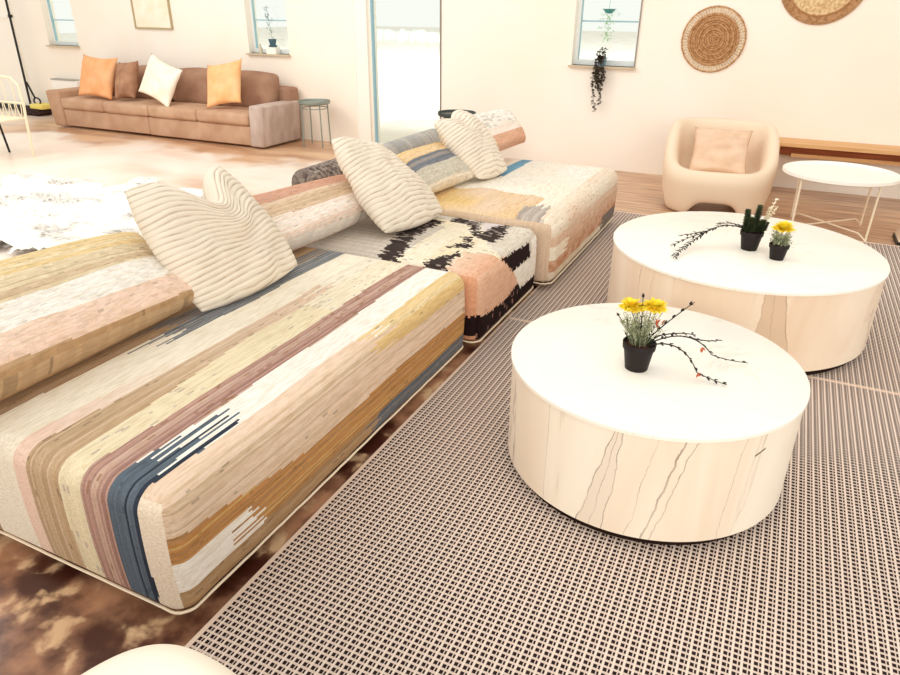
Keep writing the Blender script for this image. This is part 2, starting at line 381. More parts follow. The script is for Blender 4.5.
def pat1(s, t, kind):
    row = math.floor(s/.0075); j = (hsh(row, 3)-.5)
    w = s + .010*math.sin(2.3*t+1)+.004*math.sin(9*t)
    te = t+j*.30
    if kind == 'back': return speck(K['brown'], s, t, 1, .2)
    if kind == 'front':
        d = s-X1
        ob = .13+.05*max(0, min(1, (t-.9)/.5)) + .008*math.sin(5*t)
        if d < ob:
            if t+j*.25 > 1.95 and d < .07: return speck(mixc(K['gold'], K['pink'], .15), s, t, 2, .2, .02)
            c = K['pink'] if noise2(s*30, t*2, 4) > .35 else mixc(K['pink'], K['tan'], .35)
            if hsh(row, 11) < .16: c = mixc(c, K['tan'], .7)
            return speck(c, s, t, 3, .15, .02)
        if t+j*.22 < 1.12 and .20 < d < .30: return speck(K['white'], s, t, 4, .05)
        if d < .29: return speck(mixc(K['orange'], K['gold'] if hsh(row, 3) < .35 else K['brown'], .8*hsh(row, 7)), s, t, 5, .35, .06)
        if t+j*.2 > 1.8: return speck(mixc(K['blue'], K['grey'], .6*hsh(row, 8)), s, t, 6, .35, .05)
        return speck(mixc(K['brown'], K['tan'], .5*hsh(row, 8)), s, t, 6, .3, .04)
    # top and both ends
    if kind != 'front' and w < -1.88:
        if t+j*.3 > 1.60 and w > -1.95: return speck(mixc(K['blue'], K['tan'], .75*hsh(row, 8)), s, t, 6, .3, .05)
        return speck(mixc(K['brown'], K['tan'], .6*hsh(row, 2)), s, t, 7, .3, .04, K['dkbrown'])
    if w < -1.795 and te > 1.50: return speck(mixc(K['blue'], K['lgrey'], .8*hsh(row, 18)), s, t, 6, .35, .05)
    if w < -1.71: return speck(K['cream'], s, t, 8, .04)
    if w < -1.655: return speck(mixc(K['peach'], K['cream'], max(0, min(1, (t-.95)/.5))), s, t, 9, .08)
    tb = -1.525 - .06*max(0, min(1, (t-.9)/.8))
    if w < tb:
        c = mixc(K['tan'], K['brown'] if hsh(row, 9) < .4 else K['pink'], .6*hsh(row, 6)); fade = max(0, min(1, (te-1.15)/.7))
        c = mixc(c, K['pink'], fade*.8)
        if te > 2.15: c = K['cream']
        if 2.0 < t < 2.35: return speck(c, s, t, 10, .15, .16, K['grey'])
        return speck(c, s, t, 10, .2, .06)
    if w < -1.445: return speck(K['yel'] if t < 2.0 else mixc(K['yel'], K['cream'], .5), s, t, 11, .12, .07, K['grey'])
    if w < -1.35: return speck(mixc(K['mauve'], K['dmauve'] if hsh(row, 4) < .45 else K['pink'], .9*hsh(row, 12)), s, t, 12, .3, .14, K['dkbrown'])
    if w < -1.24:
        lim = 1.10+(hsh(row, 31)-.5)*.34
        if t < lim: return speck(K['dblue'] if hsh(row, 19) < .35 else K['blue'], s, t, 13, .35, .08)
        return speck(K['white'], s, t, 14, .04)
    if kind == 'end': return speck(mixc(K['cream'], K['pink'], .4), s, t, 15, .06)
    if t+j*.25 > 1.95 and w > -1.235: return speck(mixc(K['gold'], K['yel'], .6*hsh(row, 14)), s, t, 16, .15, .02)
    if hsh(row, 21) < .2: return speck(mixc(K['pink'], K['tan'], .6), s, t, 17, .1)
    return speck(K['pink'] if t < 1.9 else K['cream'], s, t, 17, .08)
def blob_poly(P, n=.02): return P
B1 = [(-1.637, 2.60), (-1.731, 2.985), (-1.80, 3.289), (-1.77, 3.395), (-1.628, 3.384), (-1.646, 3.188), (-1.624, 2.964), (-1.575, 2.815), (-1.53, 2.55), (-1.594, 2.5)]
B2 = [(-1.44, 2.55), (-1.415, 2.775), (-1.33, 2.96), (-1.285, 2.60), (-1.29, 2.5), (-1.40, 2.5)]
BX = [(-1.426, 2.967), (-1.387, 3.06), (-1.344, 3.082), (-1.434, 3.162), (-1.383, 3.188), (-1.293, 3.035), (-1.372, 2.995)]
BY = [(-1.601, 3.398), (-1.613, 3.514), (-1.491, 3.469), (-1.452, 3.613), (-1.44, 3.465), (-1.364, 3.251), (-1.35, 3.424), (-1.278, 3.549), (-1.265, 3.411), (-1.232, 3.266), (-1.246, 3.169), (-1.315, 3.172), (-1.396, 3.234), (-1.479, 3.386)]
BL_ = [(-1.377, 3.298), (-1.441, 3.6), (-1.305, 3.56), (-1.338, 3.416)]
BP = [(-1.29, 2.5), (-1.293, 2.66), (-1.311, 2.95), (-1.199, 2.99), (-1.05, 2.98), (-1.0, 2.5)]
BG = [(-1.264, 3.122), (-1.272, 3.6), (-1.0, 3.6), (-1.0, 3.2), (-1.114, 2.99)]
FR = [(2.982, .394), (3.381, .361), (3.392, .28), (3.126, .28)]
FW = [(3.126, .29), (3.41, .27), (3.42, .37), (3.62, .38), (3.62, .133), (3.26, .137)]
FP = [(2.6, .5), (2.983, .5), (3.104, .32), (3.24, .19), (3.01, .156), (2.848, .167), (2.6, .21)]
def pat2(s, t, kind):
    row = math.floor(t/.012); js = (hsh(row, 3)-.5)*.035
    if kind in ('top', 'end'):
        tt = t
        if kind == 'end':
            d = 2.68-t
            if s > -1.30:
                if d > .30 and s > -1.2: return speck(K['salmon'], t, s, 4, .1)
                if d > .185+.02*hsh(math.floor(s/.012), 2): return speck(K['dark'], t, s, 4, .2)
                return speck(K['salmon'], t, s, 4, .12)
        x, y = s+js, tt
        if inpoly(x, y, B1) or inpoly(x, y, B2) or inpoly(x, y, BX) or inpoly(x, y, BY): return speck(mixc(K['dark'], K['grey'], .10), t, s, 5, .4, .25, K['grey'])
        if inpoly(x, y, BL_): return speck(K['lav'], t, s, 6, .08)
        if inpoly(x, y, BP): return speck(mixc(K['pink'], K['salmon'], (s+1.35)*3.5), t, s, 6, .1, .03)
        if inpoly(x, y, BG): return speck(mixc(K['lgrey'], K['cream'], .4*noise2(s*9, t*9, 4)), t, s, 6, .12, .12, K['grey'])
        if s < -1.58 and not (y > 3.3): return speck(K['lgrey'] if math.floor(t/.024) % 2 else mixc(K['grey'], K['lgrey'], .75), t, s, 7, .12)
        if y > 3.42: return speck(K['lgrey'], t, s, 7, .1)
        return speck(mixc(K['yel'], K['cream'], noise2(s*8, t*6, 2)), t, s, 8, .1, .05, K['grey'])
    if kind == 'front':
        z = .40-(s-(-1.12)); x, y = t, z+js*.4
        if inpoly(x, y, FR): return speck(K['dark'], t, s, 5, .3)
        if inpoly(x, y, FW): return speck(K['white'], t, s, 5, .06)
        if inpoly(x, y, FP): return speck(mixc(K['pink'], K['salmon'], .6), t, s, 5, .12, .02)
        if y > .25: return speck(K['lgrey'], t, s, 6, .12, .08, K['grey'])
        return speck(K['dark'], t, s, 8, .4, .1, K['dmauve'])
    return speck(K['grey'], t, s, 8, .3)
def pat3(s, t, kind):
    row = math.floor(s/.009); j = hsh(row, 3)-.5; n = noise2(s*6, t*4, 11); n2 = noise2(s*40, t*25, 12)
    if kind == 'front':
        z = .43-(s+1.045); tt = t+j*.12
        if z < .17 and tt > 4.75: return speck(mixc(K['grey'], K['dark'], .4), s, t, 6, .3)
        if tt < 3.85 and .19 < z < .27: return speck(K['cream'], s, t, 6, .08)
        c = mixc(K['pink'], K['rust'], max(0, min(1, (.36-z)*5))*(.35+.65*n2))
        if z < .12: c = mixc(K['cream'], K['tan'], .5*n2)
        if z > .34: c = mixc(K['cream'], K['pink'], n)
        return speck(c, s, t, 7, .15, .05, K['rust'])
    if kind == 'top':
        if inpoly(s+j*.05, t+j*.12, [(-1.255, 3.5), (-1.29, 3.86), (-1.17, 3.86), (-1.12, 3.5)]): return speck(mixc(K['grey'], K['lgrey'], hsh(row, 5)), s, t, 8, .2)
        if inpoly(s, t+j*.1, [(-1.80, 4.4), (-1.80, 5.3), (-1.715, 5.3), (-1.70, 4.55)]): return speck(K['sky'], s, t, 9, .2)
        if t < 3.95+.2*n and s < -1.25: return speck(mixc(K['gold'], K['pink'], n), s, t, 8, .15, .06, K['orange'])
        if s > -1.15: return speck(mixc(K['cream'], K['pink'], n), s, t, 8, .1, .05, K['tan'])
        return speck(mixc(K['cream'], K['white'], n), s, t, 9, .06, .035, K['lgrey'])
    return speck(mixc(K['pink'], K['tan'], n), s, t, 9, .15)
HEM = mat('cream_hem', '#f3e2c8', .9, .1)
BASE = mat('dark_sofa_base', '#2a1a14', .8, .1)
def sofa_module(label, x0, x1, y0, y1, z1, r, pat, ds, dt):
    z0 = .05
    t = thing('modular_sofa_seat', label, 'sofa', ((x0+x1)/2, (y0+y1)/2, 0), 0, 'low modular sofa seats in a row')
    o = module_mesh('upholstery', x0, x1, y0, y1, z0, z1, r, ds, dt, pat, None)
    b = MB().box(x0+.14, x1-.14, y0+.12, y1-.12, 0, z0+.02).obj('base', BASE, smooth=False)
    i = .028
    ins = lambda q: q
    loop = []
    rr = r*.9
    for (cx, cy_, a0) in ((x1-rr, y0+rr, -90), (x1-rr, y1-rr, 0), (x0+rr, y1-rr, 90), (x0+rr, y0+rr, 180)):
        for k in range(7):
            a = math.radians(a0+15*k); loop.append((cx+rr*math.cos(a), cy_+rr*math.sin(a)))
    dens = []
    for k in range(len(loop)):
        p, q = Vector(loop[k]), Vector(loop[(k+1) % len(loop)]); n = max(1, int((q-p).length/.03))
        for m_ in range(n): dens.append(p+(q-p)*m_/n)
    h = MB().tube([(p.x, p.y, z0+.003+.003*noise2(k*.6, 0, 3)) for k, p in enumerate(dens)], .0042, 6, closed=True).obj('hem', HEM)
    for c in (o, b, h):
        c.parent = t; c.matrix_parent_inverse = Matrix.Translation(-t.location)
    return t
sofa_module('low sofa seat in long cream, tan, mauve and orange woven stripes, nearest the camera', -2.6, X1, .865, 2.665, .425, .055, pat1, .0075, .014)
sofa_module('low sofa seat with jagged black and cream tribal weave, between the two long seats', -2.6, -1.12, 2.695, 3.55, .40, .055, pat2, .012, .012)
sofa_module('low sofa seat in speckled cream with rust front, farthest of the row', -2.6, -1.045, 3.59, 5.22, .43, .07, pat3, .012, .02)

# ------------------------------------------------------------------ cushions
def cushion(name, label, cat, BLc, BRc, TRc, TLc, T, pat, m, group=None, nu=60, nv=60, a=2.4, b=.5, ribs=0, ramp=.004, chop=0, chop_u=.5, pinch=.05, wr=.01, seed=1, box=False, bulge=0):
    BLc, BRc, TRc, TLc = map(Vector, (BLc, BRc, TRc, TLc))
    ctr = (BLc+BRc+TRc+TLc)/4
    nrm = ((BRc-BLc).cross(TLc-BLc)).normalized()
    V = []; Fc = []; cols = []; ids = {}
    def mid(u, v):
        uu, vv = u, v
        su = pinch*(1-(2*v-1)**2); svv = pinch*(1-(2*u-1)**2)
        uu = u+su*(1-2*u)*abs(2*u-1)**3; vv = v+svv*(1-2*v)*abs(2*v-1)**3
        p = (BLc*(1-uu)+BRc*uu)*(1-vv)+(TLc*(1-uu)+TRc*uu)*vv
        up = ((TLc+TRc)-(BLc+BRc)).normalized()
        if chop: p = p-up*chop*math.exp(-((u-chop_u)/.2)**2)*v**2.2 + nrm*chop*.25*math.exp(-((u-chop_u)/.16)**2)*v**3
        return p+nrm*bulge*(1-(2*u-1)**2)*(1-(2*v-1)**2)
    for side in (1, -1):
        for i in range(nu+1):
            for k in range(nv+1):
                u, v = i/nu, k/nv
                # denser towards rims
                u2 = .5-.5*math.cos(PI*u)*(.35)-.325*(1-2*u) if False else u
                edge = i in (0, nu) or k in (0, nv)
                if side == -1 and edge: ids[(side, i, k)] = ids[(1, i, k)]; continue
                fu = max(0, 1-abs(2*u-1)**a)**b; fv = max(0, 1-abs(2*v-1)**a)**b
                h = T/2*fu*fv
                if ribs and not edge: h += ramp*math.cos(2*PI*ribs*(v+.02*math.sin(5*u+seed)+.03*noise2(u*7, v*7, seed)))*min(1, fu*fv*1.5)
                h += wr*(noise2(u*5+seed, v*5, seed)-.5)*fu*fv*2+wr*.5*(noise2(u*13, v*11, seed+2)-.5)*fu*fv
                p = mid(u, v)+nrm*h*side
                ids[(side, i, k)] = len(V); V.append(p-ctr)
    for side in (1, -1):
        for i in range(nu):
            for k in range(nv):
                q = [ids[(side, i, k)], ids[(side, i+1, k)], ids[(side, i+1, k+1)], ids[(side, i, k+1)]]
                if side == -1: q = q[::-1]
                Fc.append(tuple(q)); cols.append(pat((i+.5)/nu, (k+.5)/nv) if pat else (1, 1, 1))
    o = mesh_obj(name, V, Fc, m, None, cols); o.location = ctr
    tag(o, label, cat, group); return o
def bands(spec, seed=1, amt=.15, fl=.03, L=1.0):
    def f(u, v):
        w = v+.015*math.sin(4*u*L+seed)+.01*(hsh(math.floor(v*60), seed)-.5)
        for lim, c, c2 in spec:
            if w < lim:
                row = math.floor(v*70); cell = math.floor(u*L/.022+hsh(row, seed)*5)
                cc = mixc(K[c], K[c2], hsh(row, seed+2)*.8)
                q = 1-amt*hsh(row, cell, seed)
                if hsh(row, cell, seed+4) < fl*.6: q *= .72
                return tuple(x*q for x in cc)
        return K['cream']
    return f
G1 = 'striped back cushions of the low sofa'
cushion('back_cushion', 'long striped back cushion with olive, white, peach and brown bands on the nearest sofa seat', 'cushion',
        (-1.84, .30, .505), (-1.87, 1.78, .505), (-2.27, 1.86, .67), (-2.27, .30, .735), .23,
        bands([(.05, 'brown', 'tan'), (.24, 'peach', 'pink'), (.48, 'white', 'white'), (.71, 'tan', 'yel'), (2, 'yel', 'gold')], 3, L=1.6), WEAVE, G1, nu=130, nv=90, a=5, b=.5, pinch=.02)
cushion('back_cushion', 'striped back cushion with mauve top, tan middle and white lower band, between two ribbed pillows', 'cushion',
        (-1.97, 2.10, .495), (-1.93, 3.22, .485), (-2.23, 3.42, .60), (-2.27, 2.10, .66), .20,
        bands([(.36, 'white', 'peach'), (.66, 'tan', 'pink'), (.97, 'mauve', 'salmon'), (2, 'yel', 'yel')], 5, L=1.0), WEAVE, G1, nu=80, nv=60, a=4.5, pinch=.02)
cushion('back_cushion', 'striped back cushion with gold, blue-grey and pale grey bands, beside the farthest ribbed pillow', 'cushion',
        (-1.88, 3.64, .475), (-1.80, 4.20, .485), (-2.12, 4.32, .66), (-2.17, 3.72, .66), .15,
        bands([(.10, 'cream', 'tan'), (.44, 'sage', 'lgrey'), (.70, 'blue', 'grey'), (2, 'gold', 'pink')], 7, L=.6), WEAVE, G1, nu=50, nv=44, a=4, pinch=.02)
def pat_c4(u, v):
    if v > .52: return tuple(x*(.75 if noise2(u*26, v*22, 4) > .68 else 1) for x in K['white'])
    return mixc(K['white'], K['peach'], .3) if v > .34 else tuple(x*(1-.1*hsh(math.floor(v*60))) for x in mixc(K['salmon'], K['peach'], .3))
cushion('back_cushion', 'pale floral back cushion with salmon lower edge, at the wall end of the sofa', 'cushion',
        (-1.92, 4.50, .52), (-1.86, 5.36, .53), (-2.06, 5.36, .77), (-2.10, 4.50, .80), .24, pat_c4, WEAVE, G1, nu=60, nv=44, a=4, pinch=.02)
KNIT = mat('ribbed_cream_knit', '#f6ead8', .95, .1, attr=True, bump=(420, .6, (1, 1, 1)))
def rib_pat(n, seed):
    def f(u, v):
        ph = (n*(v+.02*math.sin(5*u+seed)+.03*noise2(u*7, v*7, seed))) % 1
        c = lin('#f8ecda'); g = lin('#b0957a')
        t = max(0, 1-abs(ph-.5)/.2)*(.2+.9*noise2(u*14, math.floor(n*v)*1.7, seed))  # groove colour darkened, shade between the ribs painted in
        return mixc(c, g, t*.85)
    return f
G2 = 'ribbed cream throw pillows on the low sofa'
def ribpillow(label, *c, T, ribs, chop, chop_u, seed, bulge=0):
    return cushion('throw_pillow', label, 'pillow', *c, T, rib_pat(ribs, seed), KNIT, G2, nu=80, nv=ribs*7, a=2.6, b=.55, ribs=ribs, ramp=.004, chop=chop, chop_u=chop_u, pinch=-.05, seed=seed, bulge=bulge, wr=.03)
ribpillow('ribbed cream throw pillow with folded top, nearest the camera', (-1.85, 1.73, .455), (-1.83, 2.30, .465), (-2.13, 2.22, .89), (-2.08, 1.68, .90), T=.25, ribs=23, chop=.17, chop_u=.55, seed=1)
ribpillow('ribbed cream throw pillow leaning over the black patterned seat', (-1.75, 2.93, .45), (-1.67, 3.45, .445), (-2.16, 3.50, .78), (-2.10, 3.00, .88), T=.24, ribs=22, chop=.03, chop_u=.7, seed=2)
ribpillow('ribbed cream throw pillow with a peaked top, farthest from the camera', (-1.77, 4.20, .475), (-1.71, 4.58, .475), (-2.12, 4.68, .84), (-2.08, 4.15, .82), T=.22, ribs=19, chop=.05, chop_u=.45, seed=3)
# bolster
def bolster():
    V = []; Fc = []; cols = []; n = 36; m_ = 110; y0, y1 = 3.22, 4.95; R = .10
    prof = [(0, 0), (.05, 0), (.085, .004), (.1, .02)]
    rows = [(r_, y0+q) for r_, q in prof]+[(R, y0+.02+(y1-y0-.04)*k/m_) for k in range(1, m_)]+[(r_, y1-q) for r_, q in prof[::-1]]
    for r_, y in rows:
        for k in range(n):
            a = 2*PI*k/n; V.append((r_*math.cos(a), y-(y0+y1)/2, r_*math.sin(a)))
    for i in range(len(rows)-1):
        y = rows[i][1]
        for k in range(n):
            k2 = (k+1) % n; Fc.append((i*n+k, (i+1)*n+k, (i+1)*n+k2, i*n+k2))
            if y < 3.95: c = mixc(K['grey'], K['dark'], .75*hsh(i, k)+.1)
            else: c = mixc(K['blue'], K['lgrey'], .35+.4*hsh(i, 3))
            cols.append(c)
    o = mesh_obj('bolster_cushion', V, Fc, WEAVE, None, cols); o.location = (-2.47, (y0+y1)/2, .405+.145)
    tag(o, 'thin round bolster cushion in dark and grey weave behind the ribbed pillows', 'cushion')
bolster()

# ------------------------------------------------------------------ coffee tables
def wood_side(name, c1, c2, seed, lines=(), patch=None, mark=None):
    m = bpy.data.materials.new(name); m.use_nodes = True; nt = m.node_tree; N = nt.nodes; L = nt.links
    b = N['Principled BSDF']; b.inputs['Roughness'].default_value = .35; b.inputs['Specular IOR Level'].default_value = .4
    tc = N.new('ShaderNodeTexCoord')
    mp = N.new('ShaderNodeMapping'); mp.inputs['Location'].default_value = (seed, seed*2, 0); mp.inputs['Scale'].default_value = (1, 1, .22); mp.inputs['Rotation'].default_value = (.12, .18, 0); L.new(tc.outputs['Object'], mp.inputs[0])
    n = N.new('ShaderNodeTexNoise'); n.inputs['Scale'].default_value = 3.6; n.inputs['Detail'].default_value = 7; n.inputs['Distortion'].default_value = .9; L.new(mp.outputs[0], n.inputs[0])
    s = N.new('ShaderNodeMath'); s.operation = 'SUBTRACT'; s.inputs[1].default_value = .5; L.new(n.outputs[0], s.inputs[0])
    a_ = N.new('ShaderNodeMath'); a_.operation = 'ABSOLUTE'; L.new(s.outputs[0], a_.inputs[0])
    r = N.new('ShaderNodeMapRange'); r.inputs[1].default_value = .0; r.inputs[2].default_value = .012; r.inputs[3].default_value = 1; r.inputs[4].default_value = 0; L.new(a_.outputs[0], r.inputs[0])
    n2 = N.new('ShaderNodeTexNoise'); n2.inputs['Scale'].default_value = 2.3; n2.inputs['Detail'].default_value = 2; L.new(mp.outputs[0], n2.inputs[0])
    r2 = N.new('ShaderNodeMapRange'); r2.inputs[1].default_value = .48; r2.inputs[2].default_value = .62; L.new(n2.outputs[0], r2.inputs[0])
    mu = N.new('ShaderNodeMath'); mu.operation = 'MULTIPLY'; L.new(r.outputs[0], mu.inputs[0]); L.new(r2.outputs[0], mu.inputs[1])
    x = N.new('ShaderNodeMix'); x.data_type = 'RGBA'; x.inputs[6].default_value = (*lin(c1), 1); x.inputs[7].default_value = (*lin(c2), 1)
    r3 = N.new('ShaderNodeMapRange'); r3.inputs[1].default_value = .4; r3.inputs[2].default_value = .65; L.new(n.outputs[0], r3.inputs[0]); L.new(r3.outputs[0], x.inputs[0])
    y = N.new('ShaderNodeMix'); y.data_type = 'RGBA'; L.new(mu.outputs[0], y.inputs[0]); L.new(x.outputs[2], y.inputs[6]); y.inputs[7].default_value = (*lin('#b09a86'), 1)
    out = y.outputs[2]
    sx = N.new('ShaderNodeSeparateXYZ'); L.new(tc.outputs['Object'], sx.inputs[0])
    nn = N.new('ShaderNodeTexNoise'); nn.inputs['Scale'].default_value = 14; nn.inputs['Detail'].default_value = 4; L.new(tc.outputs['Object'], nn.inputs[0])
    def mth(op, a, c=None):
        q = N.new('ShaderNodeMath'); q.operation = op
        for k, w in enumerate((a, c)):
            if w is None: continue
            if isinstance(w, (int, float)): q.inputs[k].default_value = w
            else: L.new(w, q.inputs[k])
        return q.outputs[0]
    wob = mth('MULTIPLY', mth('SUBTRACT', nn.outputs[0], .5), .03)
    front = mth('LESS_THAN', sx.outputs[1], 0)
    def over(f, col):
        nonlocal out
        q = N.new('ShaderNodeMix'); q.data_type = 'RGBA'; L.new(f, q.inputs[0]); L.new(out, q.inputs[6]); q.inputs[7].default_value = (*lin(col), 1); out = q.outputs[2]
    def off(a0, b0): return mth('ADD', mth('SUBTRACT', sx.outputs[0], mth('ADD', mth('MULTIPLY', sx.outputs[2], b0), a0)), wob)
    if patch:
        (a0, b0), (a1, b1), pc = patch
        over(mth('MULTIPLY', front, mth('MULTIPLY', mth('GREATER_THAN', off(a0, b0), 0), mth('LESS_THAN', off(a1, b1), 0))), pc)
    for a0, b0, wd_, lc in lines:
        over(mth('MULTIPLY', front, mth('MULTIPLY', mth('LESS_THAN', mth('ABSOLUTE', off(a0, b0)), wd_), mth('ADD', mth('MULTIPLY', nn.outputs[0], 1.4), -.1))), lc)
    if mark:
        mx_, mz_ = mark
        over(mth('MULTIPLY', front, mth('MULTIPLY', mth('LESS_THAN', mth('ABSOLUTE', mth('SUBTRACT', sx.outputs[0], mx_)), .012), mth('LESS_THAN', mth('ABSOLUTE', mth('SUBTRACT', mth('SUBTRACT', sx.outputs[2], mz_), mth('MULTIPLY', mth('SUBTRACT', sx.outputs[0], mx_), .7))), .0035))), '#6b5a3a')
    L.new(out, b.inputs['Base Color']); return m
TOP = wood_side('cream_laminate_top', '#fdf6e8', '#fdf8ee', 3.3)
for n_ in TOP.node_tree.nodes:
    if n_.type == 'MIX' and abs(n_.inputs[7].default_value[0]-lin('#b09a86')[0]) < 1e-3: n_.inputs[7].default_value = (*lin('#ece2d2'), 1)
SIDE1 = wood_side('marbled_ash_side', '#fbf0de', '#f1dfc8', 1.0, lines=[(-.114, .24, .0018, '#a39080'), (-.023, .076, .0015, '#a39080'), (-.07, .16, .0012, '#b7a48f'), (.088, .224, .0028, '#a08a7c'), (.112, .23, .0014, '#a08a7c'), (.045, .14, .0012, '#c4b09c'), (.30, .08, .0012, '#cbb8a4')],
    patch=((-.114, .24), (-.023, .076), '#efe0cd'), mark=(.372, .335))
SIDE2 = wood_side('marbled_oak_side', '#f8e6cf', '#eed3b8', 6.0, lines=[(.118, .05, .002, '#b7977c'), (.298, -.2, .0022, '#b08f74'), (.2, -.06, .0015, '#c3a589'), (-.42, .02, .002, '#cdb196'), (-.36, .03, .0015, '#cdb196')],
    patch=((.118, .05), (.298, -.2), '#dfc3a6'))
def coffee_table(label, x, y, R, h, side, rz):
    t = thing('coffee_table', label, 'table', (x, y, .0092), rz, 'round drum coffee tables')
    h -= .008
    MB().lathe([(0, h), (R-.004, h), (R, h-.003), (R, h-.014), (R-.004, h-.016), (0, h-.016)], 128).obj('table_top', TOP, t)
    MB().lathe([(0, h-.016), (R-.006, h-.016), (R-.006, .035), (0, .035)], 128).obj('side_panel', side, t)
    MB().lathe([(0, .035), (R-.03, .035), (R-.03, 0), (0, 0)], 64).obj('plinth', BASE, t)
    return t
coffee_table('smaller round drum coffee table with pale marbled wood side, front of the two', -.245, 2.174, .488, .424, SIDE1, 0)
coffee_table('larger round drum coffee table with beige wood side, behind the front one', -.061, 3.636, .647, .428, SIDE2, 0)

# ------------------------------------------------------------------ potted plants
GREEN = mat('dark_green_leaf', '#2e3a26', .6, .3, noise=(40, '#56603c', (1, 1, 1), .4, .6))
PALEG = mat('pale_sage_leaf', '#b9bd9c', .7, .2, noise=(60, '#8f9574', (1, 1, 1), .4, .6))
BRANCH = mat('dark_branch', '#2f2b28', .7, .2)
YEL = mat('yellow_petals', '#fff04e', .6, .2, noise=(50, '#fcd92e', (1, 1, 1), .4, .6))
REDD = mat('red_bud', '#c96a4c', .6, .2)
WFL = mat('cream_petals', '#f6ecd4', .7, .2)
def pot(t, r=.042, h=.085):
    MB().lathe([(0, 0), (r*.70, 0), (r*.72, .003), (r*.93, h*.74), (r*.94, h*.76), (r*1.02, h*.78), (r*1.05, h*.98), (r*1.03, h), (r*.97, h), (r*.95, h*.9), (0, h*.9)], 40).obj('pot', POT, t)
    MB().lathe([(r*.95, h*.9), (r*.5, h*.94), (0, h*.95)], 24).obj('soil', SOIL, t)
def curve(p0, p1, p2, n=12):
    p0, p1, p2 = map(Vector, (p0, p1, p2)); return [p0*(1-k/n)**2+p1*2*(k/n)*(1-k/n)+p2*(k/n)**2 for k in range(n+1)]
def twig(mb, pts, r=.0022, leaves=None, lw=(.014, .006), step=2, jit=.3):
    mb.tube(pts, r, 6, r1=r*.5)
    lv = leaves if leaves is not None else mb
    for k in range(1, len(pts)-1, step):
        d = (pts[k+1]-pts[k-1]).normalized(); s = d.cross(Vector((0, 0, 1)))
        if s.length < .1: s = Vector((1, 0, 0))
        s.normalize()
        for q in (1, -1): lv.leaf(pts[k], d*.8+s*q*.7+Vector((rnd.uniform(-jit, jit), rnd.uniform(-jit, jit), rnd.uniform(-jit, jit))), lw[0], lw[1])
def bloom(name, t, p, r, n=26, m=None, lift=1.0):
    b = MB(); p = Vector(p)
    for ring, (rr, tilt, cnt) in enumerate([(1, .1, n), (.9, .5, n), (.75, 1.0, n*3//4), (.55, 2.0, n//2)]):
        for k in range(cnt):
            a = 2*PI*k/cnt+ring; b.leaf(p, (math.cos(a), math.sin(a), tilt*lift*rnd.uniform(.4, 1.5)-.15), r*rr*rnd.uniform(.85, 1.1), r*.38)
    b.lathe([(0, r*.3), (r*.2, r*.25), (r*.25, .0), (0, -r*.1)], 12, *p)
    return b.obj(name, m or YEL, t)
# front table plant
bx, by, bz = -.285, 2.075, .424
t = thing('potted_plant', 'black pot with two yellow flowers and long trailing branches, on the front coffee table', 'plant', (bx, by, bz))
pot(t, .052, .098)
fo = MB(); top = .09
for k in range(70):
    a = rnd.uniform(0, 2*PI); r0 = rnd.uniform(0, .03); r1_ = rnd.uniform(.015, .08); hh = rnd.uniform(.05, .13)
    p0 = Vector((r0*math.cos(a), r0*math.sin(a), top-.005)); p2 = Vector((r1_*math.cos(a), r1_*math.sin(a), top+hh))
    pts = curve(p0, (p0+p2)/2+Vector((0, 0, .02)), p2, 6); fo.tube(pts, .0009, 4)
    for q in pts[2:]: fo.leaf(q, (rnd.uniform(-1, 1), rnd.uniform(-1, 1), rnd.uniform(.1, 1)), rnd.uniform(.010, .020), .004)
fo.obj('foliage', PALEG, t)
dg = MB()
for k in range(16):
    a = rnd.uniform(0, 2*PI); p0 = Vector((.02*math.cos(a), .02*math.sin(a), top-.005)); p2 = Vector((.055*math.cos(a), .055*math.sin(a), top+rnd.uniform(.04, .09)))
    twig(dg, curve(p0, (p0+p2)/2, p2, 6), .0012, lw=(.016, .006), step=1)
dg.obj('leafy_stems', GREEN, t)
stem = MB()
stem.tube(curve((0, 0, top), (-.01, 0, .14), (-.04, .0, .20), 6), .0014, 5).tube(curve((0, 0, top), (.01, .0, .14), (.022, .0, .205), 6), .0014, 5)
stem.obj('flower_stem', GREEN, t)
bloom('flower', t, (-.042, .0, .215), .047); bloom('flower', t, (.030, .0, .225), .047)
bb = MB()
for pts in (curve((-.005, 0, top), (.0, 0, .18), (-.012, 0, .268), 10), curve((.01, 0, top), (.06, 0, .17), (.145, .01, .262), 14), curve((-.01, 0, top), (-.05, 0, .14), (-.086, .0, .185), 8),
            curve((.02, 0, top), (.14, .06, .17), (.22, .12, .045), 16)+curve((.22, .12, .045), (.26, .15, .02), (.335, .18, .012), 8)[1:],
            curve((.13, .07, .115), (.20, .13, .08), (.235, .24, .05), 10),
            curve((.02, -.01, top), (.13, -.0, .15), (.19, .0, .03), 14)+curve((.19, .0, .03), (.23, .005, .012), (.285, .0, .008), 8)[1:],
            curve((.05, .01, .125), (.11, .07, .13), (.16, .13, .10), 8)):
    twig(bb, [Vector(q) for q in pts], .0026, lw=(.017, .009), step=2)
bb.obj('branch', BRANCH, t)
rb = MB()
for q in [(.20, .0, .03), (.05, .0, .155), (.06, .01, .165), (.045, .0, .17), (.19, .09, .08)]:
    rb = MB(); rb.v=[]
    for k in range(3): rb.leaf(q, (rnd.uniform(-.5, .5), rnd.uniform(-.5, .5), -.7 if q[2] < .1 else .7), .02, .010)
    rb.obj('bud', REDD, t)
